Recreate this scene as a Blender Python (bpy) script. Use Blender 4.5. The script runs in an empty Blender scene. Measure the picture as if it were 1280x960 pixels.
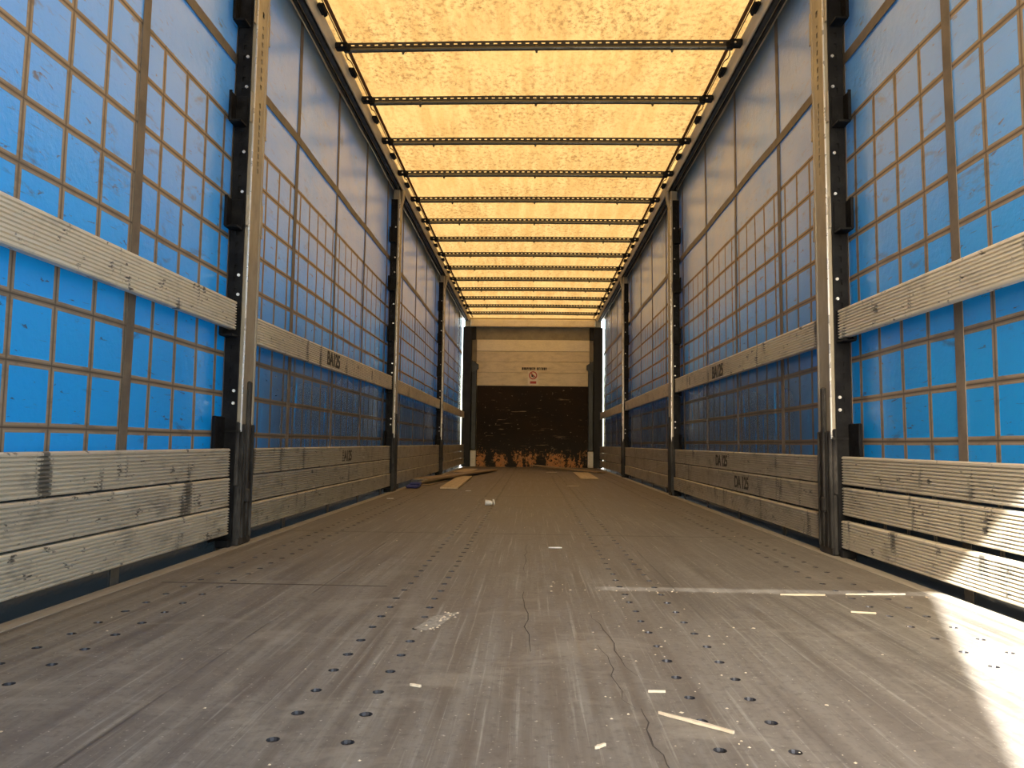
import bpy, math, random
from mathutils import Matrix, Vector
random.seed(7)
sc = bpy.context.scene
COL = sc.collection

# ------------------------------------------------------------------ camera, sky, sun, exposure
F, PITCH, YAW, ROLL, CAMX, CAMZ = 928.76, .0795, .0269, .0126, -.0067, .4276
cam_d = bpy.data.cameras.new('camera'); cam = bpy.data.objects.new('camera', cam_d); COL.objects.link(cam)
cam_d.sensor_fit = 'HORIZONTAL'; cam_d.sensor_width = 36; cam_d.lens = F/1280*36
cam_d.clip_start = .02; cam_d.clip_end = 500
_cy, _sy, _cp, _sp, _cr, _sr = math.cos(YAW), math.sin(YAW), math.cos(PITCH), math.sin(PITCH), math.cos(ROLL), math.sin(ROLL)
_r = Vector((_cy, _sy, 0)); _f = Vector((-_sy*_cp, _cy*_cp, _sp)); _u = Vector((_sy*_sp, -_cy*_sp, _cp))
_r2 = _cr*_r + _sr*_u; _u2 = -_sr*_r + _cr*_u
M = Matrix.Identity(4)
for i in range(3):
    M[i][0], M[i][1], M[i][2] = _r2[i], _u2[i], -_f[i]
M[0][3], M[1][3], M[2][3] = CAMX, 0, CAMZ
cam.matrix_world = M
sc.camera = cam

SUN_DIR = Vector((.543, 1.238, -1.04)).normalized()
w = bpy.data.worlds.new('world'); sc.world = w; w.use_nodes = True
nt = w.node_tree; bg = nt.nodes['Background']
sky = nt.nodes.new('ShaderNodeTexSky'); sky.sky_type = 'NISHITA'; sky.sun_disc = False
sky.sun_elevation = math.radians(37.6); sky.sun_rotation = math.radians(180+23.7)
sky.dust_density = 2.0; sky.ozone_density = .6
wb_ = nt.nodes.new('ShaderNodeMix'); wb_.data_type = 'RGBA'; wb_.blend_type = 'MULTIPLY'      # camera's white balance for the daylight
wb_.inputs['Factor'].default_value = 1; wb_.inputs[7].default_value = (.96, .88, .72, 1)
nt.links.new(sky.outputs[0], wb_.inputs[6]); nt.links.new(wb_.outputs[2], bg.inputs[0]); bg.inputs[1].default_value = 1.15
sd = bpy.data.lights.new('sun', 'SUN'); sd.energy = 23.0; sd.angle = math.radians(.6); sd.color = (1, .95, .86)
so = bpy.data.objects.new('sun', sd); COL.objects.link(so)
so.rotation_euler = SUN_DIR.to_track_quat('-Z', 'Y').to_euler(); so.location = (-4, -8, 9)
sc.view_settings.view_transform = 'Standard'; sc.view_settings.look = 'None'
sc.view_settings.gamma = 1; sc.view_settings.use_curve_mapping = False
sc.view_settings.exposure = .55
sc.cycles.max_bounces = 10; sc.cycles.diffuse_bounces = 6; sc.cycles.glossy_bounces = 4; sc.cycles.transmission_bounces = 6
sc.cycles.caustics_reflective = False; sc.cycles.caustics_refractive = False; sc.cycles.sample_clamp_indirect = 6

# ------------------------------------------------------------------ helpers
class MB:
    """collects shapes for ONE mesh"""
    def __init__(s): s.v = []; s.f = []; s.m = []; s.sm = []
    def add(s, vs, fs, mi=0, smooth=False):
        o = len(s.v); s.v += [tuple(p) for p in vs]
        for f in fs: s.f.append(tuple(i+o for i in f)); s.m.append(mi); s.sm.append(smooth)
    def box(s, x0, x1, y0, y1, z0, z1, b=0, mi=0):
        if x0 > x1: x0, x1 = x1, x0
        if y0 > y1: y0, y1 = y1, y0
        if z0 > z1: z0, z1 = z1, z0
        b = min(b, (x1-x0)*.45, (y1-y0)*.45, (z1-z0)*.45)
        if b <= 0:
            vs = [(x, y, z) for x in (x0, x1) for y in (y0, y1) for z in (z0, z1)]
            s.add(vs, [(0,1,3,2),(4,6,7,5),(0,4,5,1),(2,3,7,6),(0,2,6,4),(1,5,7,3)], mi); return
        vs = []
        idx = {}
        for ix, x in enumerate((x0, x1)):
            for iy, y in enumerate((y0, y1)):
                for iz, z in enumerate((z0, z1)):
                    dx, dy, dz = (b if ix == 0 else -b), (b if iy == 0 else -b), (b if iz == 0 else -b)
                    for a, p in enumerate(((x, y+dy, z+dz), (x+dx, y, z+dz), (x+dx, y+dy, z))):
                        idx[ix, iy, iz, a] = len(vs); vs.append(p)
        q = lambda *k: tuple(idx[i] for i in k)
        fs = []
        for ix in (0, 1): fs.append(q((ix,0,0,0),(ix,1,0,0),(ix,1,1,0),(ix,0,1,0)))
        for iy in (0, 1): fs.append(q((0,iy,0,1),(1,iy,0,1),(1,iy,1,1),(0,iy,1,1)))
        for iz in (0, 1): fs.append(q((0,0,iz,2),(1,0,iz,2),(1,1,iz,2),(0,1,iz,2)))
        for ix in (0, 1):
            for iy in (0, 1): fs.append(q((ix,iy,0,0),(ix,iy,1,0),(ix,iy,1,1),(ix,iy,0,1)))
        for ix in (0, 1):
            for iz in (0, 1): fs.append(q((ix,0,iz,0),(ix,1,iz,0),(ix,1,iz,2),(ix,0,iz,2)))
        for iy in (0, 1):
            for iz in (0, 1): fs.append(q((0,iy,iz,1),(1,iy,iz,1),(1,iy,iz,2),(0,iy,iz,2)))
        for ix in (0, 1):
            for iy in (0, 1):
                for iz in (0, 1): fs.append(q((ix,iy,iz,0),(ix,iy,iz,1),(ix,iy,iz,2)))
        s.add(vs, fs, mi)
    def tube(s, pts, r, n=10, mi=0, cap=True):
        rings = []; pts = [Vector(p) for p in pts]; vs = []
        for i, p in enumerate(pts):
            d = (pts[min(i+1, len(pts)-1)]-pts[max(i-1, 0)]).normalized()
            a = Vector((0, 0, 1)) if abs(d.z) < .9 else Vector((1, 0, 0))
            u = d.cross(a).normalized(); v = d.cross(u)
            rr = r[i] if isinstance(r, (list, tuple)) else r
            for k in range(n):
                t = 2*math.pi*k/n; vs.append(p+u*rr*math.cos(t)+v*rr*math.sin(t))
        fs = []
        for i in range(len(pts)-1):
            for k in range(n): fs.append((i*n+k, i*n+(k+1) % n, (i+1)*n+(k+1) % n, (i+1)*n+k))
        s.add(vs, fs, mi, True)
        if cap:
            s.add(vs[:n], [tuple(range(n))[::-1]], mi); s.add(vs[-n:], [tuple(range(n))], mi)
    def extrude_y(s, prof, y0, y1, mi=0, dz0=0, dz1=0, dx0=0, dx1=0, seg=1, wob=None):
        """prof: list of (x,z) closed polygon, run along y (ends may shift)"""
        n = len(prof); vs = []
        for j in range(seg+1):
            t = j/seg; y = y0+(y1-y0)*t
            wx = wob(y) if wob else 0
            for x, z in prof: vs.append((x+dx0+(dx1-dx0)*t+wx, y, z+dz0+(dz1-dz0)*t))
        fs = []
        for j in range(seg):
            for k in range(n): fs.append((j*n+k, j*n+(k+1) % n, (j+1)*n+(k+1) % n, (j+1)*n+k))
        fs.append(tuple(range(n))[::-1]); fs.append(tuple(seg*n+k for k in range(n)))
        s.add(vs, fs, mi)
    def beam(s, p0, p1, wd, th, mi=0, b=0, roll=0):
        p0, p1 = Vector(p0), Vector(p1); d = (p1-p0); L = d.length; d.normalize()
        side = d.cross(Vector((0, 0, 1))).normalized(); up = side.cross(d)
        if roll:
            side, up = side*math.cos(roll)+up*math.sin(roll), up*math.cos(roll)-side*math.sin(roll)
        t = MB(); t.box(-wd/2, wd/2, 0, L, 0, th, b)
        s.add([p0+side*x+d*y+up*z for x, y, z in t.v], t.f, mi)
    def build(s, name, mats, parent=None, loc=(0, 0, 0), face=None):
        me = bpy.data.meshes.new(name); me.from_pydata(s.v, [], s.f)
        if not isinstance(mats, (list, tuple)): mats = [mats]
        for m in mats: me.materials.append(m)
        me.polygons.foreach_set('material_index', s.m); me.polygons.foreach_set('use_smooth', s.sm)
        import bmesh
        if face is None:
            bm = bmesh.new(); bm.from_mesh(me); bmesh.ops.recalc_face_normals(bm, faces=bm.faces); bm.to_mesh(me); bm.free()
        elif sum(p.normal.dot(face) for p in me.polygons) < 0: me.flip_normals()
        o = bpy.data.objects.new(name, me); COL.objects.link(o); o.location = loc
        if parent: o.parent = parent
        return o

def perforated(mb, slots, u0, u1, w0, w1, put, t, mi=0):
    """a plate in (u,w) with rectangular openings; slots = [(ua,ub,wa,wb)] sorted along u, not overlapping; put(u,w,d)->xyz"""
    def cell(a, b, c, d):
        if b-a < 1e-6 or d-c < 1e-6: return
        vs = [put(u, ww, dd) for u in (a, b) for ww in (c, d) for dd in (0, t)]
        mb.add(vs, [(0,1,3,2),(4,6,7,5),(0,4,5,1),(2,3,7,6),(0,2,6,4),(1,5,7,3)], mi)
    u = u0
    for a, b, c, d in slots:
        cell(u, a, w0, w1); cell(a, b, w0, c); cell(a, b, d, w1); u = b
    cell(u, u1, w0, w1)

def tag(o, label, cat, group=None, kind=None):
    o['label'] = label; o['category'] = cat
    if group: o['group'] = group
    if kind: o['kind'] = kind
    return o
def thing(name, loc, label, cat, group=None):
    o = bpy.data.objects.new(name, None); COL.objects.link(o); o.location = loc; o.empty_display_size = .05
    return tag(o, label, cat, group)
def struct(o): o['kind'] = 'structure'; return o
def copy_tree(o, parent=None):
    c = o.copy(); COL.objects.link(c)
    if parent: c.parent = parent
    for ch in [q for q in COL.objects if q.parent == o]: copy_tree(ch, c)
    return c

# ------------------------------------------------------------------ node helpers and materials
class G:
    def __init__(s, name):
        s.mat = bpy.data.materials.new(name); s.mat.use_nodes = True
        s.nt = s.mat.node_tree; s.nt.nodes.clear(); s.out = s.n('ShaderNodeOutputMaterial')
    def n(s, t, **kw):
        o = s.nt.nodes.new(t)
        for k, v in kw.items(): setattr(o, k, v)
        return o
    def l(s, a, b): s.nt.links.new(a, b)
    def put(s, sock, v):
        if hasattr(v, 'is_output') or hasattr(v, 'links'): s.l(v, sock)
        elif v is not None:
            if isinstance(v, (tuple, list)) and len(v) == 3 and sock.type == 'RGBA': v = (*v, 1)
            sock.default_value = v
    def math(s, op, a, b=None, c=None):
        o = s.n('ShaderNodeMath', operation=op); s.put(o.inputs[0], a)
        if b is not None: s.put(o.inputs[1], b)
        if c is not None: s.put(o.inputs[2], c)
        return o.outputs[0]
    def mix(s, fac, a, b, mode='MIX'):
        o = s.n('ShaderNodeMix', data_type='RGBA', blend_type=mode)
        s.put(o.inputs['Factor'], fac); s.put(o.inputs[6], a); s.put(o.inputs[7], b)
        return o.outputs[2]
    def noise(s, vec, scale, detail=4, rough=.55, dist=0):
        o = s.n('ShaderNodeTexNoise'); s.put(o.inputs['Vector'], vec)
        o.inputs['Scale'].default_value = scale; o.inputs['Detail'].default_value = detail
        o.inputs['Roughness'].default_value = rough; o.inputs['Distortion'].default_value = dist
        return o.outputs['Fac']
    def ramp(s, v, a, b, lo=0., hi=1.):
        o = s.n('ShaderNodeMapRange', interpolation_type='SMOOTHSTEP'); s.put(o.inputs[0], v)
        for i, x in enumerate((a, b, lo, hi)): o.inputs[i+1].default_value = x
        return o.outputs[0]
    def coord(s, sc_=(1, 1, 1), rot=(0, 0, 0), loc=(0, 0, 0)):
        t = s.n('ShaderNodeTexCoord'); m = s.n('ShaderNodeMapping'); s.l(t.outputs['Object'], m.inputs[0])
        m.inputs['Scale'].default_value = sc_; m.inputs['Rotation'].default_value = rot; m.inputs['Location'].default_value = loc
        return m.outputs[0]
    def xyz(s):
        t = s.n('ShaderNodeTexCoord'); x = s.n('ShaderNodeSeparateXYZ'); s.l(t.outputs['Object'], x.inputs[0]); return x.outputs
    def bump(s, h, strength=.3, dist=.01):
        o = s.n('ShaderNodeBump'); s.put(o.inputs['Height'], h); o.inputs['Strength'].default_value = strength
        o.inputs['Distance'].default_value = dist; return o.outputs[0]
    def princ(s, col, rough=.5, metal=0., normal=None, spec=.5):
        o = s.n('ShaderNodeBsdfPrincipled'); s.put(o.inputs['Base Color'], col); s.put(o.inputs['Roughness'], rough)
        s.put(o.inputs['Metallic'], metal); o.inputs['Specular IOR Level'].default_value = spec
        if normal is not None: s.l(normal, o.inputs['Normal'])
        s.l(o.outputs[0], s.out.inputs[0]); return o

def worn(name, col, dark, rough=.5, metal=0., amount=.5, scale=9, scr=(1, 1, 1), spec=.5):
    """painted or bare surface with grime and scuffs"""
    g = G(name); c = g.coord(scr)
    a = g.ramp(g.noise(c, scale, 6, .65), .5-.12+.0, .78, 0, amount)
    fine = g.noise(c, scale*7, 3)
    base = g.mix(a, col, dark)
    base = g.mix(g.ramp(fine, .3, .7, 0, .35), base, tuple(x*.7 for x in col))
    g.princ(base, g.ramp(g.noise(c, scale*2), .3, .7, rough-.1, rough+.12), metal, g.bump(fine, .15, .003), spec)
    return g.mat

def m_curtain():
    g = G('curtain_fabric'); X, Y, Z = g.xyz()
    c1 = g.coord(); wob = g.math('MULTIPLY', g.math('SUBTRACT', g.noise(c1, 1.3, 2), .5), .012)
    yy = g.math('ADD', Y, wob); zz = g.math('ADD', Z, wob)
    def per(v, o, p):
        t = g.math('DIVIDE', g.math('SUBTRACT', v, o), p)
        t = g.math('SUBTRACT', g.math('FRACT', g.math('ADD', t, 100.5)), .5)
        return g.math('MULTIPLY', g.math('ABSOLUTE', t), p)
    dz = per(zz, .45, .164); dy = per(yy, 1.755, .1663)
    below = g.math('LESS_THAN', zz, 1.775)
    d = g.math('MINIMUM', dz, g.math('ADD', dy, .001))
    strap = g.math('MULTIPLY', g.ramp(d, .0112, .0136, 1, 0), below)
    stitch = g.math('MULTIPLY', g.ramp(d, .0012, .0032, 1, 0), below)
    edge = g.math('MULTIPLY', g.math('MULTIPLY', g.ramp(d, .005, .007), g.ramp(d, .0105, .013, 1, 0)), below)
    # grime: smears and rubbed marks
    c2 = g.coord((1, .6, 1.5)); n1 = g.noise(c2, 9, 8, .68, .4)
    c3 = g.coord((1, 3.2, .5)); n2 = g.noise(c3, 5, 7, .7)
    c4 = g.coord((1, 1, 3.5), (.5, 0, 0)); n3 = g.noise(c4, 14, 5, .6, .8)
    smear = g.ramp(n1, .56, .70, 0, .6)
    smear = g.math('MAXIMUM', smear, g.ramp(n3, .62, .70, 0, .85))
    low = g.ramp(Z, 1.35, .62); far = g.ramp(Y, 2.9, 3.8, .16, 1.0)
    film = g.math('MULTIPLY', g.math('MULTIPLY', g.ramp(n2, .24, .44), low), far)  # grime film; thicker in far bays to paint in their dimmer light
    dirt_shade = g.math('MAXIMUM', smear, g.math('MULTIPLY', film, .85))
    scr = g.noise(g.coord((1, .5, 7), (.75, 0, 0)), 16, 3, .5)
    dirt_shade = g.math('MAXIMUM', dirt_shade, g.ramp(scr, .66, .72, 0, .5))
    dirt_shade = g.math('MAXIMUM', dirt_shade, g.ramp(Z, .40, .28, 0, 1.))  # dirty hem, plus shade behind the board gaps painted dark
    strap = g.math('MULTIPLY', strap, g.math('GREATER_THAN', Z, .12))
    tint = g.noise(g.coord(), .8, 3)
    blue = g.mix(g.ramp(tint, .3, .7), (.002, .32, .86), (.004, .36, .92))
    tblue = g.mix(g.ramp(tint, .3, .7), (.0, .24, .85), (.004, .28, .90))
    dcol = g.mix(dirt_shade, blue, (.050, .052, .054)); tcol = g.mix(dirt_shade, tblue, (.012, .025, .04))
    roof_sheen = g.math('MULTIPLY', g.math('MULTIPLY', g.ramp(Z, .85, 1.9, .0, .62), g.ramp(Y, 1.6, 5.0, .52, 1.4)), g.ramp(g.noise(g.coord((1, .6, 1)), 3, 6, .6), .25, .6, .6, 1))   # grey sheen of reflected roof light, painted into the upper curtain
    dcol = g.mix(roof_sheen, dcol, (.50, .54, .47))
    scol = g.mix(edge, (.27, .215, .155), (.40, .32, .23)); scol = g.mix(stitch, scol, (.10, .08, .065))
    scol = g.mix(g.ramp(n1, .45, .7, 0, .6), scol, (.13, .11, .09))
    scol = g.mix(g.math('MULTIPLY', film, .7), scol, (.085, .068, .05))
    dcol = g.mix(strap, dcol, scol); tcol = g.mix(strap, tcol, (.05, .035, .025))
    nrm = g.bump(g.math('ADD', g.math('ADD', g.math('MULTIPLY', strap, .35), g.noise(g.coord(), 34, 5, .6)), g.math('MULTIPLY', g.noise(g.coord((1, 1, .4), (.6, 0, 0)), 5, 4), 2.0)), .34, .006)
    df = g.n('ShaderNodeBsdfDiffuse'); g.l(dcol, df.inputs[0]); g.l(nrm, df.inputs['Normal'])
    tr = g.n('ShaderNodeBsdfTranslucent'); g.l(tcol, tr.inputs[0])
    mx = g.n('ShaderNodeMixShader'); mx.inputs[0].default_value = .03; g.l(df.outputs[0], mx.inputs[1]); g.l(tr.outputs[0], mx.inputs[2])
    gl = g.n('ShaderNodeBsdfGlossy'); gl.inputs['Roughness'].default_value = .23; g.l(nrm, gl.inputs['Normal'])
    g.put(gl.inputs[0], g.mix(strap, (1, 1, 1), (.5, .45, .4)))
    fr = g.n('ShaderNodeFresnel'); fr.inputs[0].default_value = 2.2
    m2 = g.n('ShaderNodeMixShader'); g.l(g.math('MULTIPLY', fr.outputs[0], .95), m2.inputs[0]); g.l(mx.outputs[0], m2.inputs[1]); g.l(gl.outputs[0], m2.inputs[2])
    g.l(m2.outputs[0], g.out.inputs[0]); return g.mat

def m_belt():
    g = G('belt_webbing'); c = g.coord((1, 1, 1)); n = g.noise(c, 12, 6, .6)
    col = g.mix(g.ramp(n, .35, .7), (.19, .152, .112), (.12, .097, .075))
    g.princ(col, .55, 0, g.bump(g.noise(c, 160, 2), .2, .002), .5); return g.mat

def m_tarp(name, t1, t2, dark, t=.5):
    g = G(name)
    streak = g.noise(g.coord((5, .55, 1)), 2.2, 5, .6)
    mott = g.noise(g.coord((1, .75, 1)), 34, 6, .72); speck = g.noise(g.coord(), 75, 4, .7); big = g.noise(g.coord((1, 1.2, 1)), 1.1, 3)
    col = g.mix(g.ramp(streak, .33, .68), t1, t2)
    col = g.mix(g.math('MULTIPLY', g.ramp(mott, .45, .66, 0, .9), g.ramp(big, .35, .6, .35, 1)), col, dark)
    col = g.mix(g.math('MULTIPLY', g.ramp(speck, .56, .68, 0, .9), g.ramp(big, .38, .6, .4, 1)), col, tuple(x*.62 for x in dark))
    nrm = g.bump(g.noise(g.coord((2, .5, 1)), 6, 4), .3, .02)
    df = g.n('ShaderNodeBsdfDiffuse'); g.l(g.mix(.3, col, (.5, .4, .25)), df.inputs[0]); g.l(nrm, df.inputs['Normal'])
    tr = g.n('ShaderNodeBsdfTranslucent'); g.l(col, tr.inputs[0]); g.l(nrm, tr.inputs['Normal'])
    mx = g.n('ShaderNodeMixShader'); mx.inputs[0].default_value = t; g.l(df.outputs[0], mx.inputs[1]); g.l(tr.outputs[0], mx.inputs[2])
    g.l(mx.outputs[0], g.out.inputs[0]); return g.mat

def m_floor():
    g = G('floor_board'); X, Y, Z = g.xyz()
    st = g.noise(g.coord((9, .35, 1)), 3, 7, .65); st2 = g.noise(g.coord((30, .5, 1), (0, 0, .06)), 3, 5, .7)
    big = g.noise(g.coord(), .9, 4); fine = g.noise(g.coord(), 60, 5, .7)
    col = g.mix(g.ramp(st, .3, .7), (.112, .101, .089), (.255, .242, .214))
    col = g.mix(g.ramp(big, .35, .65, 0, .55), col, (.185, .160, .138))
    col = g.mix(g.ramp(st2, .54, .70, 0, .6), col, (.40, .39, .35))
    col = g.mix(g.ramp(g.noise(g.coord((14, .6, 1), (0, 0, -.2)), 2.5, 6, .7), .6, .72, 0, .4), col, (.33, .31, .28))
    col = g.mix(g.ramp(fine, .48, .72, 0, .55), col, (.085, .074, .066))
    med = g.noise(g.coord((1, .7, 1)), 9, 7, .72); col = g.mix(g.ramp(med, .52, .70, 0, .5), col, (.12, .10, .088))
    col = g.mix(g.ramp(g.noise(g.coord(), 110, 2), .67, .73, 0, .7), col, (.5, .46, .4))
    # dusty pale wear patches
    dx = g.math('SUBTRACT', X, .30); dy = g.math('SUBTRACT', Y, 1.98)
    wear = g.math('MULTIPLY', g.ramp(g.noise(g.coord((1, 1.6, 1)), 3.1, 6, .66, .5), .52, .66, 0, .5), g.ramp(Y, 3.4, 1.2))
    col = g.mix(wear, col, (.33, .305, .26))
    far = g.ramp(Y, 3, 9); col = g.mix(g.math('MULTIPLY', far, .6), col, (.165, .112, .070))  # dimmer, warmer light of the far end painted into the floor colour
    # panel joints
    wv = g.math('MULTIPLY', g.math('SUBTRACT', g.noise(g.coord(), 2.5, 2), .5), .012)
    yj = g.math('ADD', Y, wv); j = None
    for y0 in (3.55, 6.05, 8.55, 11.05):
        d = g.math('ABSOLUTE', g.math('SUBTRACT', yj, y0)); t = g.ramp(d, .003, .007, 1, 0)
        j = t if j is None else g.math('MAXIMUM', j, t)
    t = g.math('MULTIPLY', g.ramp(g.math('ABSOLUTE', g.math('SUBTRACT', yj, 2.235)), .003, .009, 1, 0), g.math('LESS_THAN', g.math('ABSOLUTE', g.math('ADD', X, .77)), .34))
    j = g.math('MAXIMUM', j, t)
    t = g.math('MULTIPLY', g.ramp(g.math('ABSOLUTE', g.math('SUBTRACT', yj, 4.86)), .002, .006, 1, 0), g.math('GREATER_THAN', X, .2))
    j = g.math('MAXIMUM', j, g.math('MULTIPLY', t, .5))
    xs = g.math('ADD', X, g.math('MULTIPLY', wv, .4))
    for x0, a in ((-.62, .6), (.425, .45)):
        t = g.math('MULTIPLY', g.ramp(g.math('ABSOLUTE', g.math('SUBTRACT', xs, x0)), .001, .004, 1, 0), a)
        j = g.math('MAXIMUM', j, g.math('MULTIPLY', t, g.ramp(g.noise(g.coord((1, 1.5, 1)), 1.5, 2), .42, .55)))
    col = g.mix(g.math('MULTIPLY', j, .85), col, (.03, .026, .024))
    h = g.math('ADD', g.math('MULTIPLY', st2, .5), g.math('MULTIPLY', fine, .5)); h = g.math('SUBTRACT', h, g.math('MULTIPLY', j, 1.5))
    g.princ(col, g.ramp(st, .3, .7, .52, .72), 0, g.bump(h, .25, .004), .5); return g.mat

def m_board(name, tone=1., dark=.5):
    g = G(name); oi = g.n('ShaderNodeObjectInfo'); base_coord = g.coord
    def own(sc_=(1, 1, 1), rot=(0, 0, 0)):                 # every board has its own wear
        v = g.n('ShaderNodeVectorMath', operation='ADD'); g.l(base_coord(sc_, rot), v.inputs[0])
        k = g.n('ShaderNodeCombineXYZ'); r = g.math('MULTIPLY', oi.outputs['Random'], 37.)
        for i in range(3): g.l(r, k.inputs[i])
        g.l(k.outputs[0], v.inputs[1]); return v.outputs[0]
    g.coord = own
    c = g.coord((1, .35, 1))
    n = g.noise(g.coord((1, .5, 1)), 11, 8, .7); n2 = g.noise(g.coord((1, .8, 1)), 24, 4, .6); n3 = g.noise(g.coord((1, .15, 1)), 40, 4, .6)
    base = g.mix(g.ramp(g.noise(c, 2, 4), .3, .7), tuple(x*tone for x in (.68, .62, .50)), tuple(x*tone for x in (.56, .51, .42)))
    col = g.mix(g.ramp(n, .50, .72, 0, dark), base, (.16, .145, .125))
    col = g.mix(g.ramp(n2, .62, .69, 0, .9), col, (.035, .034, .035))
    col = g.mix(g.ramp(n3, .60, .72, 0, .6), col, (.80, .76, .68))
    top = g.noise(g.coord((1, .9, .2)), 9, 4, .7); col = g.mix(g.ramp(top, .60, .66, 0, .8), col, (.05, .05, .05))
    g.princ(col, g.ramp(n, .3, .7, .38, .6), .15, g.bump(n2, .12, .003), .5); return g.mat

def m_panel():
    g = G('brown_panel'); X, Y, Z = g.xyz()
    c = g.coord((1, 1, 2.5)); sp = g.noise(g.coord((1, 1, 1.6)), 15, 5, .65); hs = g.noise(g.coord((1.2, 1, 22)), 2.4, 3, .6)
    col = g.mix(g.ramp(g.noise(g.coord(), 2, 4), .3, .7), (.026, .014, .006), (.016, .010, .006))
    col = g.mix(g.ramp(Z, .75, .2, 0, .8), col, (.028, .026, .022))
    col = g.mix(g.math('MULTIPLY', g.ramp(hs, .64, .69, 0, .85), g.ramp(g.noise(g.coord(), 4, 3), .46, .6)), col, (.36, .25, .13))
    col = g.mix(g.ramp(sp, .645, .70, 0, .9), col, (.46, .36, .25))
    # worn-off coating along the foot: bare orange wood
    edge = g.noise(g.coord((4, 1, 3.2), (0, .3, 0)), 6, 8, .75, .6)
    cl = g.math('MULTIPLY', g.ramp(g.noise(g.coord((1, 1, .3)), 3.0, 3), .40, .60), g.ramp(Z, .46, .10))
    wear = g.math('MULTIPLY', g.ramp(g.math('ADD', g.math('MULTIPLY', edge, 1.0), g.math('MULTIPLY', cl, .26)), .66, .71), g.math('GREATER_THAN', cl, .08))
    col = g.mix(wear, col, g.mix(g.ramp(sp, .35, .65), (.62, .27, .09), (.45, .24, .11)))
    g.princ(col, .6, 0, g.bump(sp, .2, .004), .15); return g.mat

def m_wood(name, a, b, sc_=(14, 1.2, 14)):
    g = G(name); n = g.noise(g.coord(sc_), 3, 6, .65)
    g.princ(g.mix(g.ramp(n, .3, .7), a, b), .65, 0, g.bump(n, .25, .003), .3); return g.mat

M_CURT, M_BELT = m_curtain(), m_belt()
M_TARP = m_tarp('roof_tarp', (.228, .144, .051), (.190, .109, .034), (.092, .045, .013))
M_HEM = m_tarp('roof_hem', (.30, .15, .045), (.26, .125, .035), (.17, .08, .03), .45)
M_FLOOR = m_floor()
M_SCREW = worn('screw_steel', (.035, .035, .04), (.01, .01, .01), .45, .5)
M_STRIP = worn('floor_edge_metal', (.42, .39, .33), (.24, .22, .19), .5, .2, .6, 7, (3, .6, 1))
M_BOARD, M_BOARD2, M_BOARD3 = m_board('ribbed_aluminium', .95, .6), m_board('ribbed_aluminium_dark', .72, .65), m_board('ribbed_aluminium_pale', 1.22, .4)  # darker copy for the deeper bays, paler copy for the mid-height boards
M_RAIL = worn('rail_aluminium', (.90, .80, .60), (.62, .54, .40), .42, .2, .5, 4, (2, .4, 2))
M_TRACK = worn('track_dark', (.055, .055, .055), (.02, .02, .02), .5, .3)  # galvanised track; shade on its underside put into the dark grey
M_BLACK = worn('black_steel', (.006, .006, .007), (.035, .035, .035), .55, .0, .6, 18, (1, 1, 1), .12)
M_GALV = worn('galvanised_steel', (.42, .37, .28), (.22, .19, .15), .45, .35, .55, 6, (1, 1, .5))
M_GREY = worn('dirty_black_steel', (.020, .019, .018), (.13, .12, .11), .55, .1, .8, 16, (1, 1, .35), .25)
M_BOLT = worn('bolt_zinc', (.75, .73, .70), (.5, .5, .48), .3, .6, .3)
M_BOW = worn('bow_tube', (.11, .105, .085), (.05, .05, .04), .35, .4)
M_BOWK = worn('bow_strap', (.022, .02, .018), (.05, .04, .03), .6)
M_WHITE = worn('white_board', (.82, .69, .46), (.40, .31, .18), .5, 0, .55, 5, (1, 1, 3))
M_CREAM = worn('cream_board', (.95, .83, .58), (.62, .50, .32), .45, 0, .4, 5, (1, 1, 3))
M_HEAD = worn('header_steel', (.30, .25, .16), (.14, .11, .07), .5, .2, .6, 5)
M_PANEL = m_panel()
M_COLUMN = worn('column_dark', (.010, .010, .010), (.025, .022, .02), .6, .2, .5, 8)
M_COLIN = worn('column_channel', (.045, .050, .052), (.02, .02, .02), .45, .3, .5, 8)
M_PLATE = worn('white_plate', (.88, .87, .80), (.55, .54, .48), .5, 0, .5, 8)
M_PLANK = m_wood('pale_plank', (.62, .49, .32), (.48, .37, .24)); M_PLANKD = m_wood('brown_plank', (.34, .245, .14), (.25, .175, .105))
M_SPLINT = m_wood('fresh_wood', (.74, .66, .52), (.62, .53, .40)); M_PAPER = worn('white_paper', (.82, .80, .76), (.6, .58, .54), .7, 0, .3)
M_INK = worn('black_ink', (.035, .03, .025), (.06, .05, .04), .6, 0, .3)
M_RED = worn('red_ink', (.50, .045, .03), (.35, .05, .03), .5, 0, .3)
M_STICK = worn('sticker_white', (.85, .74, .58), (.7, .6, .45), .4, 0, .3)
M_CRACK = worn('crack_dark', (.065, .058, .052), (.04, .036, .034), .8)
M_DOOR = worn('door_grey', (.25, .25, .26), (.15, .15, .15), .5)
M_GROUND = worn('yard_concrete', (.36, .35, .33), (.25, .24, .23), .9, 0, .5, .7)
M_CHIP = worn('chipped_filler', (.42, .40, .35), (.12, .11, .10), .8, 0, .9, 60)
M_BLUE = worn('blue_cloth', (.05, .06, .22), (.02, .02, .05), .7)
M_RAVE = worn('side_rave', (.10, .11, .12), (.05, .05, .05), .55)

Y0, YE = -.90, 13.42            # rear opening, headboard face
# ------------------------------------------------------------------ the setting
gnd = MB(); gnd.box(-60, 60, -60, 60, -1.45, -1.25); struct(gnd.build('ground', M_GROUND))

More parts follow.
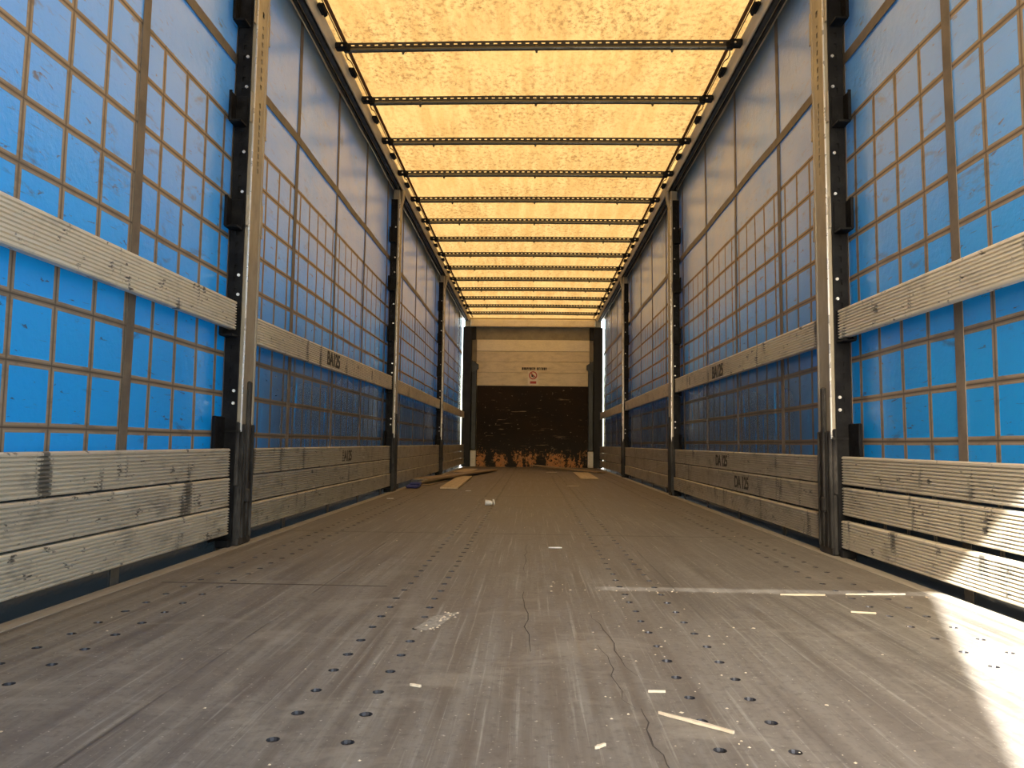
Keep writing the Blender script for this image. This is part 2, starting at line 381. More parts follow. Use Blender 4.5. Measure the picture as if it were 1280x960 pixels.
def build_floor():
    mb = MB(); rows = (-1.01, -.91, -.37, -.265, .265, .37, .91, 1.01); h = .021
    xs = [-1.165]
    for r in rows: xs += [r-h, r+h]
    xs.append(1.165)
    for i in range(0, len(xs), 2):                        # plain strips
        mb.add([(xs[i], Y0, 0), (xs[i+1], Y0, 0), (xs[i+1], YE, 0), (xs[i], YE, 0)], [(0, 1, 2, 3)])
    n = 12
    for r in rows:
        k0 = math.ceil((Y0-1.09)/.109+.3); y = Y0; k = k0
        while True:
            yc = 1.09+.109*k
            if yc+.03 > YE: break
            mb.add([(r-h, y, 0), (r+h, y, 0), (r+h, yc-h, 0), (r-h, yc-h, 0)], [(0, 1, 2, 3)])
            cx, cy = r+random.uniform(-.003, .003), yc+random.uniform(-.004, .004); R = random.uniform(.0095, .0112)
            sq = [(-1,-1),(-.33,-1),(.33,-1),(1,-1),(1,-.33),(1,.33),(1,1),(.33,1),(-.33,1),(-1,1),(-1,.33),(-1,-.33)]
            vs = [(r+a*h, yc+b*h, 0) for a, b in sq]
            ang = [math.radians(225+30*q) for q in range(n)]
            vs += [(cx+R*math.cos(t), cy+R*math.sin(t), 0) for t in ang]
            vs += [(cx+R*.8*math.cos(t), cy+R*.8*math.sin(t), -.005) for t in ang]
            mb.add(vs, [(q, (q+1) % n, n+(q+1) % n, n+q) for q in range(n)])
            mb.add(vs[n:], [(q, (q+1) % n, n+(q+1) % n, n+q) for q in range(n)]+[tuple(range(n, 2*n))], 1)
            # cross recess lip on the screw head
            y = yc+h; k += 1
        mb.add([(r-h, y, 0), (r+h, y, 0), (r+h, YE, 0), (r-h, YE, 0)], [(0, 1, 2, 3)])
    mb.box(-1.165, 1.165, Y0, YE, -.06, -.012, 0, 0)       # underside of the deck
    o = mb.build('floor', [M_FLOOR, M_SCREW])
    for p in o.data.polygons:                              # deck skin faces up
        pass
    return struct(o)
floor = build_floor()
def ribbon(pts, wd, z=.0006):
    mb = MB(); vs = []
    for i, (x, y) in enumerate(pts):
        a, b = pts[max(i-1, 0)], pts[min(i+1, len(pts)-1)]; d = Vector((b[0]-a[0], b[1]-a[1])).normalized()
        ww = wd*(.25+.75*math.sin(math.pi*(i+.5)/len(pts)))*random.uniform(.6, 1.2)
        vs += [(x-d.y*ww/2, y+d.x*ww/2, z), (x+d.y*ww/2, y-d.x*ww/2, z)]
    mb.add(vs, [(2*i, 2*i+1, 2*i+3, 2*i+2) for i in range(len(pts)-1)]); return mb
for (xa, ya), (xb, yb), wd in (((-.028, 2.19), (-.003, 1.57), .0028), ((.15, 1.93), (.19, 1.42), .0024), ((.14, 1.63), (.16, 1.25), .002), ((.17, 1.25), (.185, .98), .003), ((-.02, 3.2), (-.03, 2.5), .002)):
    pts = [(xa+(xb-xa)*t/9+random.uniform(-.008, .008), ya+(yb-ya)*t/9) for t in range(10)]
    o = ribbon(pts, wd).build('floor_crack', M_CRACK, floor)
mb = MB()
ring = [(-.252, 1.72), (-.228, 1.74), (-.212, 1.80), (-.196, 1.87), (-.182, 1.92), (-.205, 1.905), (-.222, 1.885), (-.245, 1.86), (-.262, 1.79), (-.27, 1.74)]
cx = sum(p[0] for p in ring)/10; cyy = sum(p[1] for p in ring)/10
mb.add([(cx, cyy, .0012)]+[(x+random.uniform(-.004, .004), y, .0005) for x, y in ring], [(0, i+1, (i+1) % 10+1) for i in range(10)])
mb.build('chipped_patch', M_CHIP, floor)

for s, nm in ((-1, 'trim_1'), (1, 'trim_2')):              # light metal edge strip and the rave below it
    mb = MB(); mb.extrude_y([(s*1.165, -.05), (s*1.165, .0015), (s*1.19, .003), (s*1.215, .0015), (s*1.22, -.004), (s*1.22, -.05)], Y0, YE)
    e = struct(mb.build(nm, M_STRIP))
    mb = MB(); mb.box(s*1.222, s*1.30, Y0, YE, -.17, -.13, .004); mb.box(s*1.222, s*1.232, Y0, YE, -.13, -.052, 0)
    mb.build('side_rave', M_RAVE, e)

def build_tarp():
    mb = MB(); nx, ny = 44, 240; vs = []
    for j in range(ny+1):
        y = Y0+(YE+.03-Y0)*j/ny
        ph = ((y-4.04)/.667) % 1
        for i in range(nx+1):
            x = -1.157+2.314*i/nx
            z = 2.7035+.010*math.sin(math.pi*ph)*(1-abs(x/1.157)**4)+.0025*math.sin(x*13+y*1.7)*math.sin(math.pi*ph)
            vs.append((x, y, z))
    fs = [(j*(nx+1)+i, j*(nx+1)+i+1, (j+1)*(nx+1)+i+1, (j+1)*(nx+1)+i) for j in range(ny) for i in range(nx)]
    mb.add(vs, fs, 0, True); o = struct(mb.build('ceiling', M_TARP))
    for s in (-1, 1):
        h = MB(); h.extrude_y([(s*1.085, 2.699), (s*1.085, 2.701), (s*1.106, 2.701), (s*1.106, 2.699)], Y0, YE-.06); h.build('hem', M_HEM, o)
    return o
build_tarp()

# headboard wall
wb = MB(); wb.box(-1.245, 1.245, YE, YE+.04, -.06, 2.72, .002); wall_back = struct(wb.build('wall_back', M_HEAD))
mb = MB(); mb.box(-1.0, 1.02, YE-.014, YE, .004, 1.458, .003); mb.build('brown_panel', M_PANEL, wall_back)
for a, b, m, d in ((1.462, 1.70, M_WHITE, .020), (1.703, 1.90, M_WHITE, .020), (1.903, 2.09, M_WHITE, .018), (2.093, 2.30, M_CREAM, .026)):
    mb = MB(); mb.box(-1.015, 1.03, YE-d, YE, a, b, .004); mb.build('white_plank', m, wall_back)
mb = MB(); mb.box(-1.13, 1.13, YE-.10, YE, 2.545, 2.665, .012); mb.box(-1.13, 1.13, YE-.12, YE, 2.53, 2.547, .004); mb.build('header_beam', M_RAIL, wall_back)
for s in (-1, 1):
    mb = MB(); mb.box(s*1.10, s*1.262, YE-.13, YE-.001, 0, 2.52, .006); mb.box(s*1.03, s*1.24, YE-.05, YE-.001, 2.30, 2.54, .006)
    mb.box(s*1.03, s*1.24, YE-.07, YE-.001, 1.74, 1.90, .01)
    col = mb.build('corner_column', M_COLUMN, wall_back)
    mb = MB(); mb.box(s*1.005, s*1.10, YE-.075, YE-.001, .30, 1.80, .012)
    mb.extrude_y([(s*1.10, 1.70), (s*.975, 1.76), (s*.975, 1.84), (s*1.10, 1.92)], YE-.09, YE-.001); mb.build('column_channel', M_COLIN, col)
    mb = MB(); mb.box(s*1.005, s*1.10, YE-.085, YE-.001, .006, .29, .005); mb.build('white_plate', M_PLATE, col)

# unseen rear portal: frame and one closed leaf, added to cast the shadow edge
rf = MB(); rf.box(-1.30, 1.30, Y0-.06, Y0, 2.70, 2.80, .01)
for s in (-1, 1): rf.box(s*1.225, s*1.30, Y0-.06, Y0, -.1, 2.70, .01)
struct(rf.build('trim_3', M_DOOR))
dr = MB(); dr.box(-1.222, -.225, Y0-.045, Y0-.012, .01, 2.665, .004); d1 = struct(dr.build('shadow_door', M_DOOR))
dr = MB(); dr.tube([(-.40, Y0-.06, .1), (-.40, Y0-.06, 2.6)], .014, 10); dr.build('lock_bar', M_GALV, d1)

# ------------------------------------------------------------------ side curtains
BELTS = [-.30, .60, 1.42, 2.275, 3.02, 3.83, 4.645, 5.46, 6.28, 7.09, 7.91, 8.72, 9.54, 10.35, 11.17, 11.98, 12.8]
for s, side in ((-1, 'left'), (1, 'right')):
    root = thing('side_curtain', (s*1.276, 0, 0), f'blue translucent tarpaulin curtain with brown strap grid closing the {side} side', 'curtain', 'side curtains')
    mb = MB(); ny, nz = 180, 22; ya, yb = Y0+.01, 13.285; vs = []
    def off(y, z):
        return .0025*math.sin(y*3.1+z*1.3+s)+.0025*math.sin(y*7.3-z*2.1)*math.sin(z*2.0)
    for j in range(ny+1):
        y = ya+(yb-ya)*j/ny
        for i in range(nz+1):
            z = -.128+(2.695+.128)*i/nz; vs.append((off(y, z), y, z))
    mb.add(vs, [(j*(nz+1)+i, j*(nz+1)+i+1, (j+1)*(nz+1)+i+1, (j+1)*(nz+1)+i) for j in range(ny) for i in range(nz)], 0, True)
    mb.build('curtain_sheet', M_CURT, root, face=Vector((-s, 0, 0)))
    for bi, by in enumerate(BELTS):
        wd = .044 if by < 4 else .036
        if s > 0 and abs(by-2.275) < .01: by -= .03
        mb = MB(); vs = []
        for i in range(nz+1):
            z = -.12+(2.69+.12)*i/nz
            for dy, dx in ((-wd/2, -.0015), (-wd/2, -.0040), (wd/2, -.0040), (wd/2, -.0015)):
                vs.append((off(by+dy, z)+s*dx, by+dy+(.006*z if by < 3 else 0), z))
        mb.add(vs, [(4*i+k, 4*i+(k+1) % 4, 4*i+4+(k+1) % 4, 4*i+4+k) for i in range(nz) for k in range(4)])
        mb.build('vertical_belt', M_BELT, root)
    mb = MB(); vs = []
    for j in range(ny+1):
        y = ya+(yb-ya)*j/ny
        for dz, dx in ((-.022, -.005), (-.022, -.0075), (.022, -.0075), (.022, -.005)):
            vs.append((off(y, 2.03+dz)+s*dx, y, 2.03+dz))
    mb.add(vs, [(4*j+k, 4*j+(k+1) % 4, 4*j+4+(k+1) % 4, 4*j+4+k) for j in range(ny) for k in range(4)])
    mb.build('horizontal_band', M_BELT, root)

# ------------------------------------------------------------------ roof rails, cables
for s, side in ((-1, 'left'), (1, 'right')):
    root = thing('roof_rail', (0, 0, 0), f'long aluminium roof rail with dark runner track along the {side} roof edge', 'roof rail', 'roof rails')
    P = lambda l: [(s*x, z) for x, z in l]
    mb = MB(); mb.extrude_y(P([(1.172, 2.650), (1.166, 2.653), (1.150, 2.682), (1.140, 2.698), (1.142, 2.701), (1.160, 2.701), (1.160, 2.725), (1.30, 2.725), (1.30, 2.58), (1.293, 2.58), (1.293, 2.70), (1.245, 2.70), (1.242, 2.672), (1.174, 2.672)]), Y0, YE)
    mb.build('rail_body', M_RAIL, root)
    mb = MB(); mb.extrude_y(P([(1.187, 2.649), (1.210, 2.649), (1.212, 2.668), (1.185, 2.668)]), Y0, YE)
    mb.extrude_y(P([(1.228, 2.652), (1.240, 2.650), (1.241, 2.671), (1.228, 2.671)]), Y0, YE); mb.build('runner_track', M_TRACK, root)
    cb = MB(); pts = []; yk = 1.70
    while yk < 13.1:
        pts.append((s*1.108, yk-.333, 2.690)); pts.append((s*1.108, yk-.24, 2.690)); pts.append((s*1.121, yk-.19, 2.691))
        pts.append((s*1.121, yk-.145, 2.691)); pts.append((s*1.108, yk-.12, 2.690)); yk += .667
    cb.tube(pts, .0032, 6)
    tag(cb.build('roof_cable', M_BLACK), f'thin black cable running under the {side} edge of the yellow roof tarp', 'cable', 'roof cables')

# ------------------------------------------------------------------ roof bows
ORD = ['nearest', 'second', 'third', 'fourth', 'fifth', 'sixth', 'seventh', 'eighth', 'ninth', 'tenth', 'eleventh', 'twelfth', 'thirteenth', 'farthest']
def make_bow():
    root = thing('roof_bow', (0, 0, 0), 'x', 'roof bow', 'roof bows')
    cr = lambda x: .006*(1-(x/1.09)**2)
    mb = MB(); n = 16; pts = [(-1.085+2.17*i/n, 0, 2.650+cr(-1.085+2.17*i/n)) for i in range(n+1)]
    mb.tube(pts, .0125, 10); tube = mb.build('bow_tube', M_BOW, root)
    mb = MB(); slots = [(-1.06+.0453*k, -1.06+.0453*k+.021, .0105, .0195) for k in range(47)]
    perforated(mb, slots, -1.085, 1.085, 0, .030, lambda u, ww, d: (u, -.004+d, 2.664+ww+cr(u)), .004)
    mb.build('slotted_strap', M_BOWK, root)
    for x in (-.76, 0, .76):
        c = MB(); c.tube([(x-.008, 0, 2.650+cr(x)), (x+.008, 0, 2.650+cr(x))], .0165, 10); c.box(x-.006, x+.006, -.006, .006, 2.624+cr(x), 2.650+cr(x), .002); c.build('collar', M_BOW, root)
    for s in (-1, 1):
        c = MB(); c.box(s*1.075, s*1.148, -.024, .024, 2.655, 2.693, .006); c.box(s*1.06, s*1.10, -.016, .016, 2.640, 2.685, .005)
        c.tube([(s*1.135, -.028, 2.672), (s*1.135, .028, 2.672)], .010, 10)
        e = c.build('end_carriage', M_BLACK, root)
        b = MB(); b.tube([(s*1.105, -.024, 2.668), (s*1.105, -.029, 2.668)], .006, 8); b.build('bolt', M_BOLT, e)
    return root
bow = make_bow(); first = True
for k in range(-4, 14):
    o = bow if first else copy_tree(bow); first = False
    o.location = (0, 4.04+.667*k, 0)
    if k in (0, 1, 2): o.rotation_euler.z = (-.012, -.008, -.002)[k]
    o['label'] = (f'{ORD[k]} black slotted roof bow under the yellow tarp, counting from the near end' if 0 <= k < 13 else
                  'farthest black roof bow, just in front of the headboard beam' if k == 13 else
                  f'black slotted roof bow overhead, {["first", "second", "third", "fourth"][-k-1]} one nearer than the top picture edge')
def make_clip():
    root = thing('cable_clip', (0, 0, 0), 'x', 'clip', 'cable clips on the roof edges')
    mb = MB(); mb.box(-.016, .016, -.045, .045, -.010, .010, .004); mb.tube([(0, -.055, -.004), (0, .055, -.004)], .008, 8); mb.build('clip_body', M_BLACK, root)
    mb = MB(); mb.tube([(.012, .02, -.006), (.016, .034, -.006), (.010, .050, -.006)], .004, 6); mb.build('hook', M_BLACK, root)
    return root
clip = make_clip(); first = True
for s, side in ((-1, 'left'), (1, 'right')):
    for k in range(0, 14):
        o = clip if first else copy_tree(clip); first = False
        o.location = (s*1.128, 4.04-.333+.667*k, 2.688)
        if s > 0: o.rotation_euler.z = math.pi
        o['label'] = (f'small black cable clip on the {side} roof edge, nearest, before the first bow' if k == 0 else
                      f'small black cable clip on the {side} roof edge between {ORD[k-1]} and {ORD[k]} bows')

# ------------------------------------------------------------------ curtain posts
def make_post(s):
    """local origin on the floor under the post's inner face; camera side is -y"""
    root = thing('curtain_post', (0, 0, 0), 'x', 'post', 'sliding curtain posts')
    X = lambda d: s*d                                     # d grows outwards
    ch = MB()                                             # upper channel with slotted face
    slots = [(.68, .68, 0, 0)]
    sl = []
    z = 1.56
    while z < 1.86: sl.append((z, z+.020, -.007, .007)); z += .032
    z = 1.93
    while z < 2.16: sl.append((z, z+.020, -.008, .008)); z += .038
    sl += [(2.20, 2.212, -.006, .006), (2.25, 2.275, -.010, .010), (2.37, 2.395, -.010, .010), (2.48, 2.505, -.010, .010)]
    perforated(ch, sl, .46, 2.56, -.045, .045, lambda u, ww, d: (X(-.012+d), ww, u), .003)
    for a, b in ((-.073, -.047), (.047, .066)):           # raised flanges beside the slot row
        ch.box(X(-.015), X(.05), a, b, .46, 2.56, .004)
    ch.box(X(.004), X(.012), -.05, .05, .46, 2.56)
    c = ch.build('upper_channel', M_GALV, root)
    b = MB(); b.box(X(-.0175), X(-.010), -.0725, -.067, .46, 2.56, .001); b.build('bright_edge', M_BOLT, c)
    sr = MB()                                             # perforated dark side rail facing the rear
    sl = []; z = .56
    while z < 2.5:
        sl.append((z, z+.020, .022, .034)); z += .047
    perforated(sr, sl, .02, 2.55, .0, .058, lambda u, ww, d: (X(ww), -.082-d, u), .004)
    sr.box(X(.002), X(.056), -.080, -.074, .02, 2.55)
    r = sr.build('perforated_rail', M_BLACK, root)
    for z in (.575, .625, 1.02, 1.10, 1.45, 1.62, 1.90, 2.03, 2.3):
        q = MB(); q.tube([(X(.014), -.084, z), (X(.014), -.091, z)], .0065, 8); q.build('rivet', M_BOLT, r)
    fr = MB(); fr.box(X(.0), X(.06), .066, .078, .02, 2.55, .003); fr.build('rear_flange', M_GREY, root)
    for z in (.846, 1.29, 1.73, 2.16):                     # U-shaped pockets that take the boards
        p = MB()
        p.box(X(.006), X(.058), -.150, -.088, z-.004, z+.004, .001)
        p.box(X(.052), X(.058), -.150, -.088, z, z+.125, .001); p.box(X(.006), X(.058), -.094, -.088, z, z+.125, .001)
        p.box(X(.046), X(.058), -.156, -.150, z, z+.125, .001)
        p.build('board_pocket', M_BLACK, root)
        if z > 1:
            p = MB(); p.box(X(-.006), X(.0), .062, .100, z+.015, z+.16, .002); p.box(X(-.006), X(.05), .094, .100, z+.015, z+.16, .002)
            p.box(X(-.010), X(-.004), .082, .096, z+.010, z+.028, .002)
            p.build('pocket_plate', M_GALV, root)
            p = MB(); p.box(X(-.010), X(-.004), -.092, -.072, z+.02, z+.15, .002); p.build('pocket_plate', M_GALV, root)
    lg = MB()                                             # dark lower guide with ridges, narrowing to the foot
    lg.box(X(-.012), X(.056), -.084, .080, .24, .50, .006)
    lg.box(X(-.018), X(.056), -.070, .072, 0, .26, .008)
    for y in (-.062, -.036, .010, .052): lg.box(X(-.024), X(-.008), y-.006, y+.006, .03, .49, .003)
    lg.box(X(-.014), X(.050), -.086, .082, .455, .47, .003)
    g = lg.build('lower_guide', M_GREY, root)
    lv = MB(); lv.box(X(-.028), X(-.010), -.020, .006, .20, .67, .006); lv.box(X(-.034), X(-.012), -.024, .010, .17, .23, .008)
    lv.beam((X(-.022), -.032, .27), (X(-.022), -.032, .50), .006, .006); lv.build('lock_lever', M_GREY, root)
    np_ = MB(); np_.box(X(.045), X(.057), -.185, -.088, .03, .52, .003); np_.box(X(.040), X(.046), -.190, -.180, .397, .52, .002); np_.build('near_pocket', M_BLACK, root)
    ft = MB(); ft.box(X(.0), X(.058), -.112, -.088, .0, .032, .004); ft.box(X(-.015), X(.03), -.06, .06, .0, .012, .003); ft.build('foot', M_BLACK, root)
    tp = MB(); tp.box(X(-.010), X(.05), -.05, .05, 2.54, 2.652, .008)
    tp.tube([(X(.0), -.02, 2.40), (X(-.012), -.02, 2.50), (X(-.030), -.02, 2.57), (X(-.030), -.02, 2.648)], .018, 8); tp.build('roof_hook', M_GALV, root)
    return root
for s, side in ((-1, 'left'), (1, 'right')):
    p = make_post(s)
    for i, (y, lab) in enumerate(((3.057, 'nearest'), (6.43, 'middle'), (9.80, 'farthest'))):
        o = p if i == 0 else copy_tree(p); o.location = (s*1.198, y, 0)
        o['label'] = f'{lab} tall steel curtain post with dark foot on the {side} side'

# ------------------------------------------------------------------ ribbed side boards
def board_profile(s, z0, z1, t=.026, ribs=9):
    pts = [(0.004, z0), (0, z0+.004)]
    h = (z1-z0-.014)/ribs
    pts.append((0, z0+.007))
    for k in range(ribs):
        a = z0+.007+h*k
        pts += [(0, a+h*.10), (.006, a+h*.30), (.006, a+h*.52), (0, a+h*.72)]
    pts += [(0, z1-.004), (.005, z1), (t, z1), (t, z0)]
    return [(s*x, z) for x, z in pts]
BAYS = [('nearest', Y0+.02, 2.955), ('second', 3.155, 6.335), ('third', 6.53, 9.695), ('farthest', 9.905, 13.265)]
LEV = [('lowest', .052, .158), ('middle', .164, .275), ('top', .281, .392)]
def lettering(txt, parent, s, y, z, h):
    cu = bpy.data.curves.new('stencil', 'FONT'); cu.body = txt; cu.size = h/.70; cu.extrude = .0008; cu.offset = h*.035; cu.space_character = .95
    t = bpy.data.objects.new('stencil_tmp', cu); COL.objects.link(t)
    bpy.context.view_layer.update(); dg = bpy.context.evaluated_depsgraph_get()
    me = bpy.data.meshes.new_from_object(t.evaluated_get(dg)); bpy.data.objects.remove(t)
    me.materials.clear(); me.materials.append(M_INK)
    o = bpy.data.objects.new('stencil_lettering', me); COL.objects.link(o); o.parent = parent
    # left wall reads towards the headboard, right wall reads towards the rear
    R = Matrix(((0, 0, -s), (-s, 0, 0), (0, 1, 0))).to_4x4() if False else Matrix.Identity(4)
    ex = Vector((0, 1 if s < 0 else -1, 0)); ey = Vector((0, 0, 1)); ez = ex.cross(ey)
    for i in range(3): R[i][0], R[i][1], R[i][2] = ex[i], ey[i], ez[i]
    R[0][3], R[1][3], R[2][3] = -s*.0006, y, z
    o.matrix_local = R; return o
for s, side in ((-1, 'left'), (1, 'right')):
    for bi, (bn, ya, yb) in enumerate(BAYS):
        for li, (ln, z0, z1) in enumerate(LEV):
            mb = MB(); dx = -.004*(li == 0)+random.uniform(-.002, .002); dza = dzb = 0; dxa = dxb = dx
            if s > 0 and bi == 0 and li == 0: dza, dzb, dxa, dxb = 0, -.014, -.018, -.006
            if s > 0 and bi == 1 and li == 0: dza, dzb, dxa, dxb = -.003, .001, -.020, -.012
            if s > 0 and bi == 0 and li == 1: dza, dzb, z1, z0 = .004, -.001, .273, .166
            if s > 0 and bi == 3 and li == 0: dzb = -.02
            if s > 0 and bi == 0 and li == 2: z0 = .2835
            mb.extrude_y(board_profile(s, z0, z1), ya, yb, 0, dza, dzb, s*(-dxa if False else dxa), s*dxb, 24, lambda y, k=random.random()*6: .0015*math.sin(y*1.9+k))
            o = mb.build('side_board', M_BOARD if bi < 1 else M_BOARD2, None, (s*1.208, 0, 0))
            if bi >= 1: o.data.materials[0] = M_BOARD2
            tag(o, f'{ln} ribbed aluminium side board in the {bn} bay of the {side} wall', 'side board', 'stacked side boards')
            if bi == 1 and s < 0 and li == 2: lettering('BA125', o, s, 4.72, .302, .066)
            if bi == 1 and s > 0 and li == 2: lettering('DA 125', o, s, 4.95, .302, .066)
            if bi == 1 and s > 0 and li == 1: lettering('DA 125', o, s, 4.50, .186, .066)
        za, zb = {(-1, 0): (-.004, .010), (-1, 1): (-.018, .012), (1, 0): (-.016, -.006), (1, 1): (-.008, .012)}.get((s, bi), (.006, .006))
        mb = MB(); mb.extrude_y(board_profile(s, .862, .978), ya+(.03 if s < 0 else 0), yb, 0, za, zb, 0, 0, 24, lambda y, k=random.random()*6: .002*math.sin(y*1.3+k))
        o = mb.build('rail_board', M_BOARD3, None, (s*1.208, 0, 0))
        tag(o, f'single ribbed aluminium board crossing the curtain at mid height, {bn} bay, {side} wall', 'side board', 'mid height boards')
        if bi == 1:
            lettering('BA125', o, s, 4.30 if s < 0 else 5.03, .878, .078)
            lettering('I', o, s, 5.52 if s < 0 else 5.75, .895, .06)

# ------------------------------------------------------------------ notice and lettering on the headboard
st = MB(); st.box(-.081, .105, YE-.0225, YE-.0195, 1.485, 1.735, 0); sk = st.build('warning_sticker', M_STICK)
tag(sk, 'white warning sticker with red prohibition ring on the headboard planks', 'sticker')
mb = MB(); cxs, czs = .012, 1.655; n = 28; ro, ri = .074, .056; vs = []
for k in range(n):
    a = 2*math.pi*k/n
    for r in (ro, ri):
        for y in (YE-.0225, YE-.024): vs.append((cxs+r*math.cos(a), y, czs+r*math.sin(a)))
fs = []
for k in range(n):
    a, b = 4*k, 4*((k+1) % n); fs += [(a, a+1, b+1, b), (a+2, b+2, b+3, a+3), (a+1, a+3, b+3, b+1)]
mb.add(vs, fs)
mb.beam((cxs-.045, YE-.0232, czs+.045), (cxs+.045, YE-.0232, czs-.045), .003, .014); mb.build('red_ring', M_RED, sk)
mb = MB(); mb.box(cxs-.030, cxs-.012, YE-.0233, YE-.0225, czs+.0, czs+.032); mb.box(cxs-.028, cxs+.004, YE-.0233, YE-.0225, czs-.028, czs+.004); mb.box(cxs-.002, cxs+.024, YE-.0233, YE-.0225, czs-.036, czs-.020); mb.build('black_figure', M_INK, sk)
mb = MB(); mb.box(-.04, .07, YE-.0233, YE-.0225, 1.505, 1.55); mb.build('red_caption', M_RED, sk)
mb = MB(); x = -.19
for k, wd in enumerate((.03, .022, .035, .028, .02, .035, .03, .028, 0, .03, .035, .02, .028, .032, .025)):
    if wd:
        mb.box(x, x+wd*.32, YE-.0215, YE-.0195, 1.752, 1.80); mb.box(x+wd*.55, x+wd*.85, YE-.0215, YE-.0195, 1.752, 1.80)
        mb.box(x, x+wd*.85, YE-.0215, YE-.0195, random.choice((1.752, 1.772, 1.79)), 1.80)
    x += max(wd, .022)+.002
tag(mb.build('dark_lettering', M_INK), 'short line of dark worn lettering above the sticker on the headboard', 'lettering')

# ------------------------------------------------------------------ loose planks and litter
def plank(name, p0, p1, wd, th, m, label, cat='plank', group='loose planks at the far end', roll=0):
    mb = MB(); mb.beam(p0, p1, wd, th, 0, .003, roll)
    c = (Vector(p0)+Vector(p1))/2; c.z = min(v[2] for v in mb.v)
    mb.v = [tuple(Vector(v)-c) for v in mb.v]
    return tag(mb.build(name, m, None, c), label, cat, group)
plank('loose_plank', (-1.10, 7.45, .050), (-.60, 11.3, .012), .17, .018, M_PLANKD, 'long brown plank lying aslant on the floor beside the left boards')
plank('loose_plank', (-1.04, 7.40, .003), (-.95, 8.7, .003), .10, .010, M_PLANKD, 'thin brown plank half hidden under the long left plank')
plank('loose_plank', (-.755, 6.82, .003), (-.80, 9.0, .010), .165, .018, M_PLANK, 'short pale plank with bright cut end under the long left plank')
plank('loose_plank', (-1.0, 10.6, .003), (-.97, 11.9, .003), .22, .012, M_PLANK, 'flat pale offcut behind the long left plank near the headboard')
plank('loose_plank', (1.04, 11.1, .004), (.04, 12.7, .05), .15, .016, M_PLANKD, 'long brown plank leaning low before the headboard on the right')
plank('loose_plank', (.71, 9.15, .002), (.73, 11.1, .002), .22, .010, M_PLANK, 'flat pale board under the long right plank')
mb = MB(); mb.box(-.06, .06, -.10, .10, 0, .03, .014); mb.box(-.03, .07, -.06, .08, .03, .05, .01)
tag(mb.build('rag', M_BLUE, None, (-1.10, 6.95, .003)), 'small dark blue bundle on the floor just beyond the middle left post', 'rag')

def crumple(name, c, r, label, group=None, seed=1, sq=.7):
    rnd = random.Random(seed); mb = MB(); vs = []; n, m = 9, 6
    for j in range(m+1):
        ph = math.pi*j/m
        for i in range(n):
            t = 2*math.pi*i/n; q = rnd.uniform(.7, 1.15)
            vs.append((r[0]*q*math.sin(ph)*math.cos(t), r[1]*q*math.sin(ph)*math.sin(t), r[2]*(1+q*math.cos(ph)*.95)*.95))
    z0 = min(v[2] for v in vs); vs = [(a, b, q-z0) for a, b, q in vs]
    mb.add(vs, [(j*n+i, j*n+(i+1) % n, (j+1)*n+(i+1) % n, (j+1)*n+i) for j in range(m) for i in range(n)])
    return mb, c
pc = thing('paper_cup', (-.288, 5.12, .001), 'crushed white paper cup lying on the floor before the planks', 'cup')
mb = MB(); mb.tube([(-.030, 0, .021), (.0, .004, .019), (.018, .006, .017)], [.020, .018, .013], 10); mb.build('cup_body', M_PAPER, pc)
mb = MB(); mb.tube([(.024, .008, .022), (.034, .010, .024)], [.022, .020], 10); mb.build('cup_rim', M_PAPER, pc)
def scrap(name, x, y, L, wd, ang, m, label, cat, group=None, th=.004):
    mb = MB(); n = 6; ca, sa = math.cos(ang), math.sin(ang); vs = []
    for i in range(n+1):
        t = -L/2+L*i/n; ww = wd*(.2+.8*math.sin(math.pi*(i+.3)/(n+1.2)))*random.uniform(.6, 1.15); b = random.uniform(-.1, .1)*wd
        for u, z in ((-ww/2, 0), (ww/2, 0), (ww/2, th), (-ww/2, th)): vs.append((t*ca-(u+b)*sa, t*sa+(u+b)*ca, z))
    mb.add(vs, [(4*i+k, 4*i+(k+1) % 4, 4*i+4+(k+1) % 4, 4*i+4+k) for i in range(n) for k in range(4)]+[(0, 1, 2, 3), (4*n, 4*n+3, 4*n+2, 4*n+1)])
    return tag(mb.build(name, m, None, (x, y, .0008)), label, cat, group)
GS = 'wood splinters on the floor'
scrap('paper_strip', .096, 3.10, .055, .02, .0, M_PAPER, 'narrow white paper strip in the middle of the floor', 'paper')
scrap('wood_splinter', .25, 1.19, .125, .009, -.66, M_SPLINT, 'long pale wood splinter near the front screw rows, lower right', 'splinter', GS)
scrap('wood_splinter', .856, 1.985, .060, .005, -.2, M_SPLINT, 'pale splinter beyond the right screw rows, beside the sunlit edge', 'splinter', GS)
scrap('wood_splinter', .78, 2.205, .13, .007, .05, M_SPLINT, 'pale splinter lying along the floor joint on the right', 'splinter', GS)
scrap('wood_splinter', 1.00, 2.232, .18, .006, .10, M_SPLINT, 'longer splinter on the right floor joint, next to the sunlit corner', 'splinter', GS)
scrap('wood_splinter', -.205, 1.335, .022, .006, -.3, M_SPLINT, 'short splinter beside the left inner screw row in the foreground', 'splinter', GS)
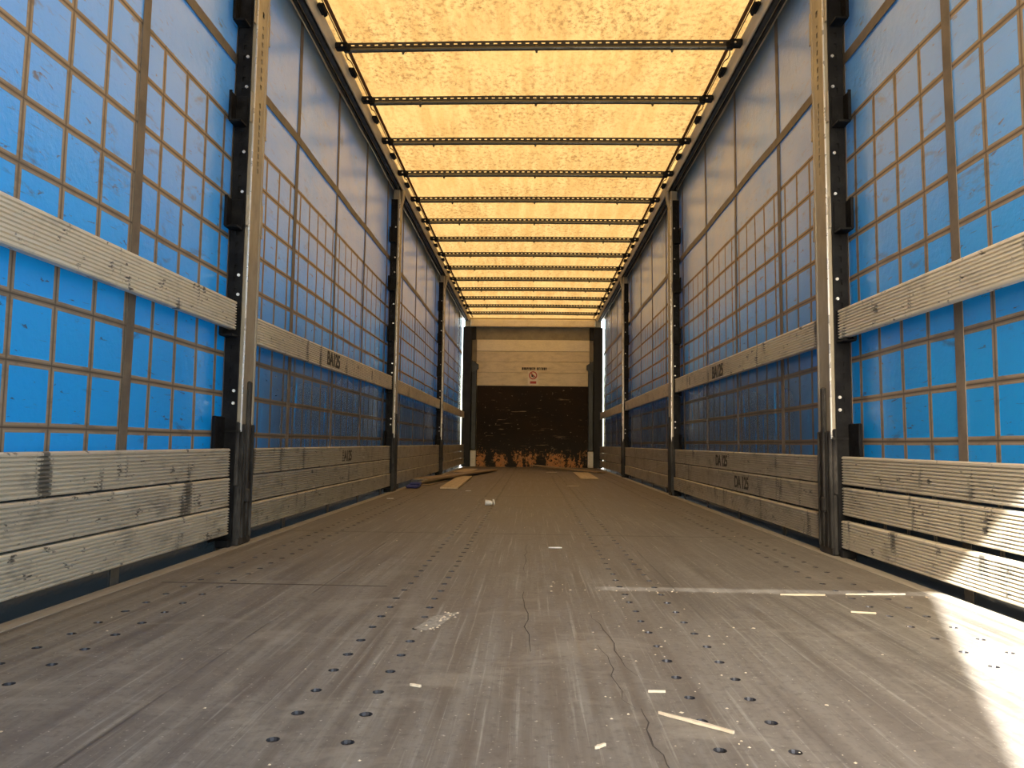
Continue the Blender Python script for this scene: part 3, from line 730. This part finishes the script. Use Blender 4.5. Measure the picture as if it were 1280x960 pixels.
scrap('wood_splinter', .095, 1.09, .02, .006, .7, M_SPLINT, 'tiny splinter at the bottom middle of the floor', 'splinter', GS)
scrap('wood_splinter', .215, 1.33, .03, .0025, .05, M_SPLINT, 'thin splinter left of the right inner screw row', 'splinter', GS)
scrap('paper_scrap', -.56, 6.62, .05, .03, .3, M_PAPER, 'white scrap on the floor below the pale plank end', 'paper')
scrap('paper_scrap', .42, 7.6, .12, .05, .2, M_SPLINT, 'pale offcut scrap on the far floor right of centre', 'offcut')
scrap('paper_scrap', -1.06, 5.6, .05, .03, .3, M_PAPER, 'small white scrap near the left boards of the second bay', 'paper')
scrap('paper_scrap', .30, 11.2, .16, .06, .1, M_SPLINT, 'pale scrap on the floor in front of the headboard', 'offcut')
mb = MB()                                                  # crumbs and specks nobody could count
rc = random.Random(11)
for k in range(230):
    y = .95+11*rc.random()**2.2; x = rc.uniform(-1.1, 1.1)
    if rc.random() < .3: x, y = rc.uniform(.05, .45), rc.uniform(1.0, 2.4)
    if rc.random() < .15: x, y = rc.uniform(.02, 1.15), 2.215+rc.uniform(-.02, .02)
    if y > 6.4: continue
    q = rc.uniform(.001, .003); a = rc.uniform(0, 3); ca, sa = math.cos(a)*q*rc.uniform(1, 2.2), math.sin(a)*q
    mb.add([(x-ca, y-sa, .0004), (x+sa, y-ca, .0004), (x+ca, y+sa, .0004), (x-sa, y+ca, .0004), (x, y, .0004+q*.6)], [(0, 1, 4), (1, 2, 4), (2, 3, 4), (3, 0, 4), (0, 3, 2, 1)])
for k in range(26):
    x, y = rc.choice(((-.235, 1.76), (-.22, 1.84), (-.205, 1.88), (-.24, 1.74))); x += rc.uniform(-.018, .018); y += rc.uniform(-.03, .03); q = rc.uniform(.002, .005)
    mb.add([(x-q, y, .001), (x, y-q, .001), (x+q, y, .001), (x, y+q, .001), (x, y, .001+q*.6)], [(0, 1, 4), (1, 2, 4), (2, 3, 4), (3, 0, 4), (0, 3, 2, 1)])
tag(mb.build('floor_crumbs', M_SPLINT), 'tiny pale wood crumbs and specks scattered over the floor', 'crumbs', None, 'stuff')
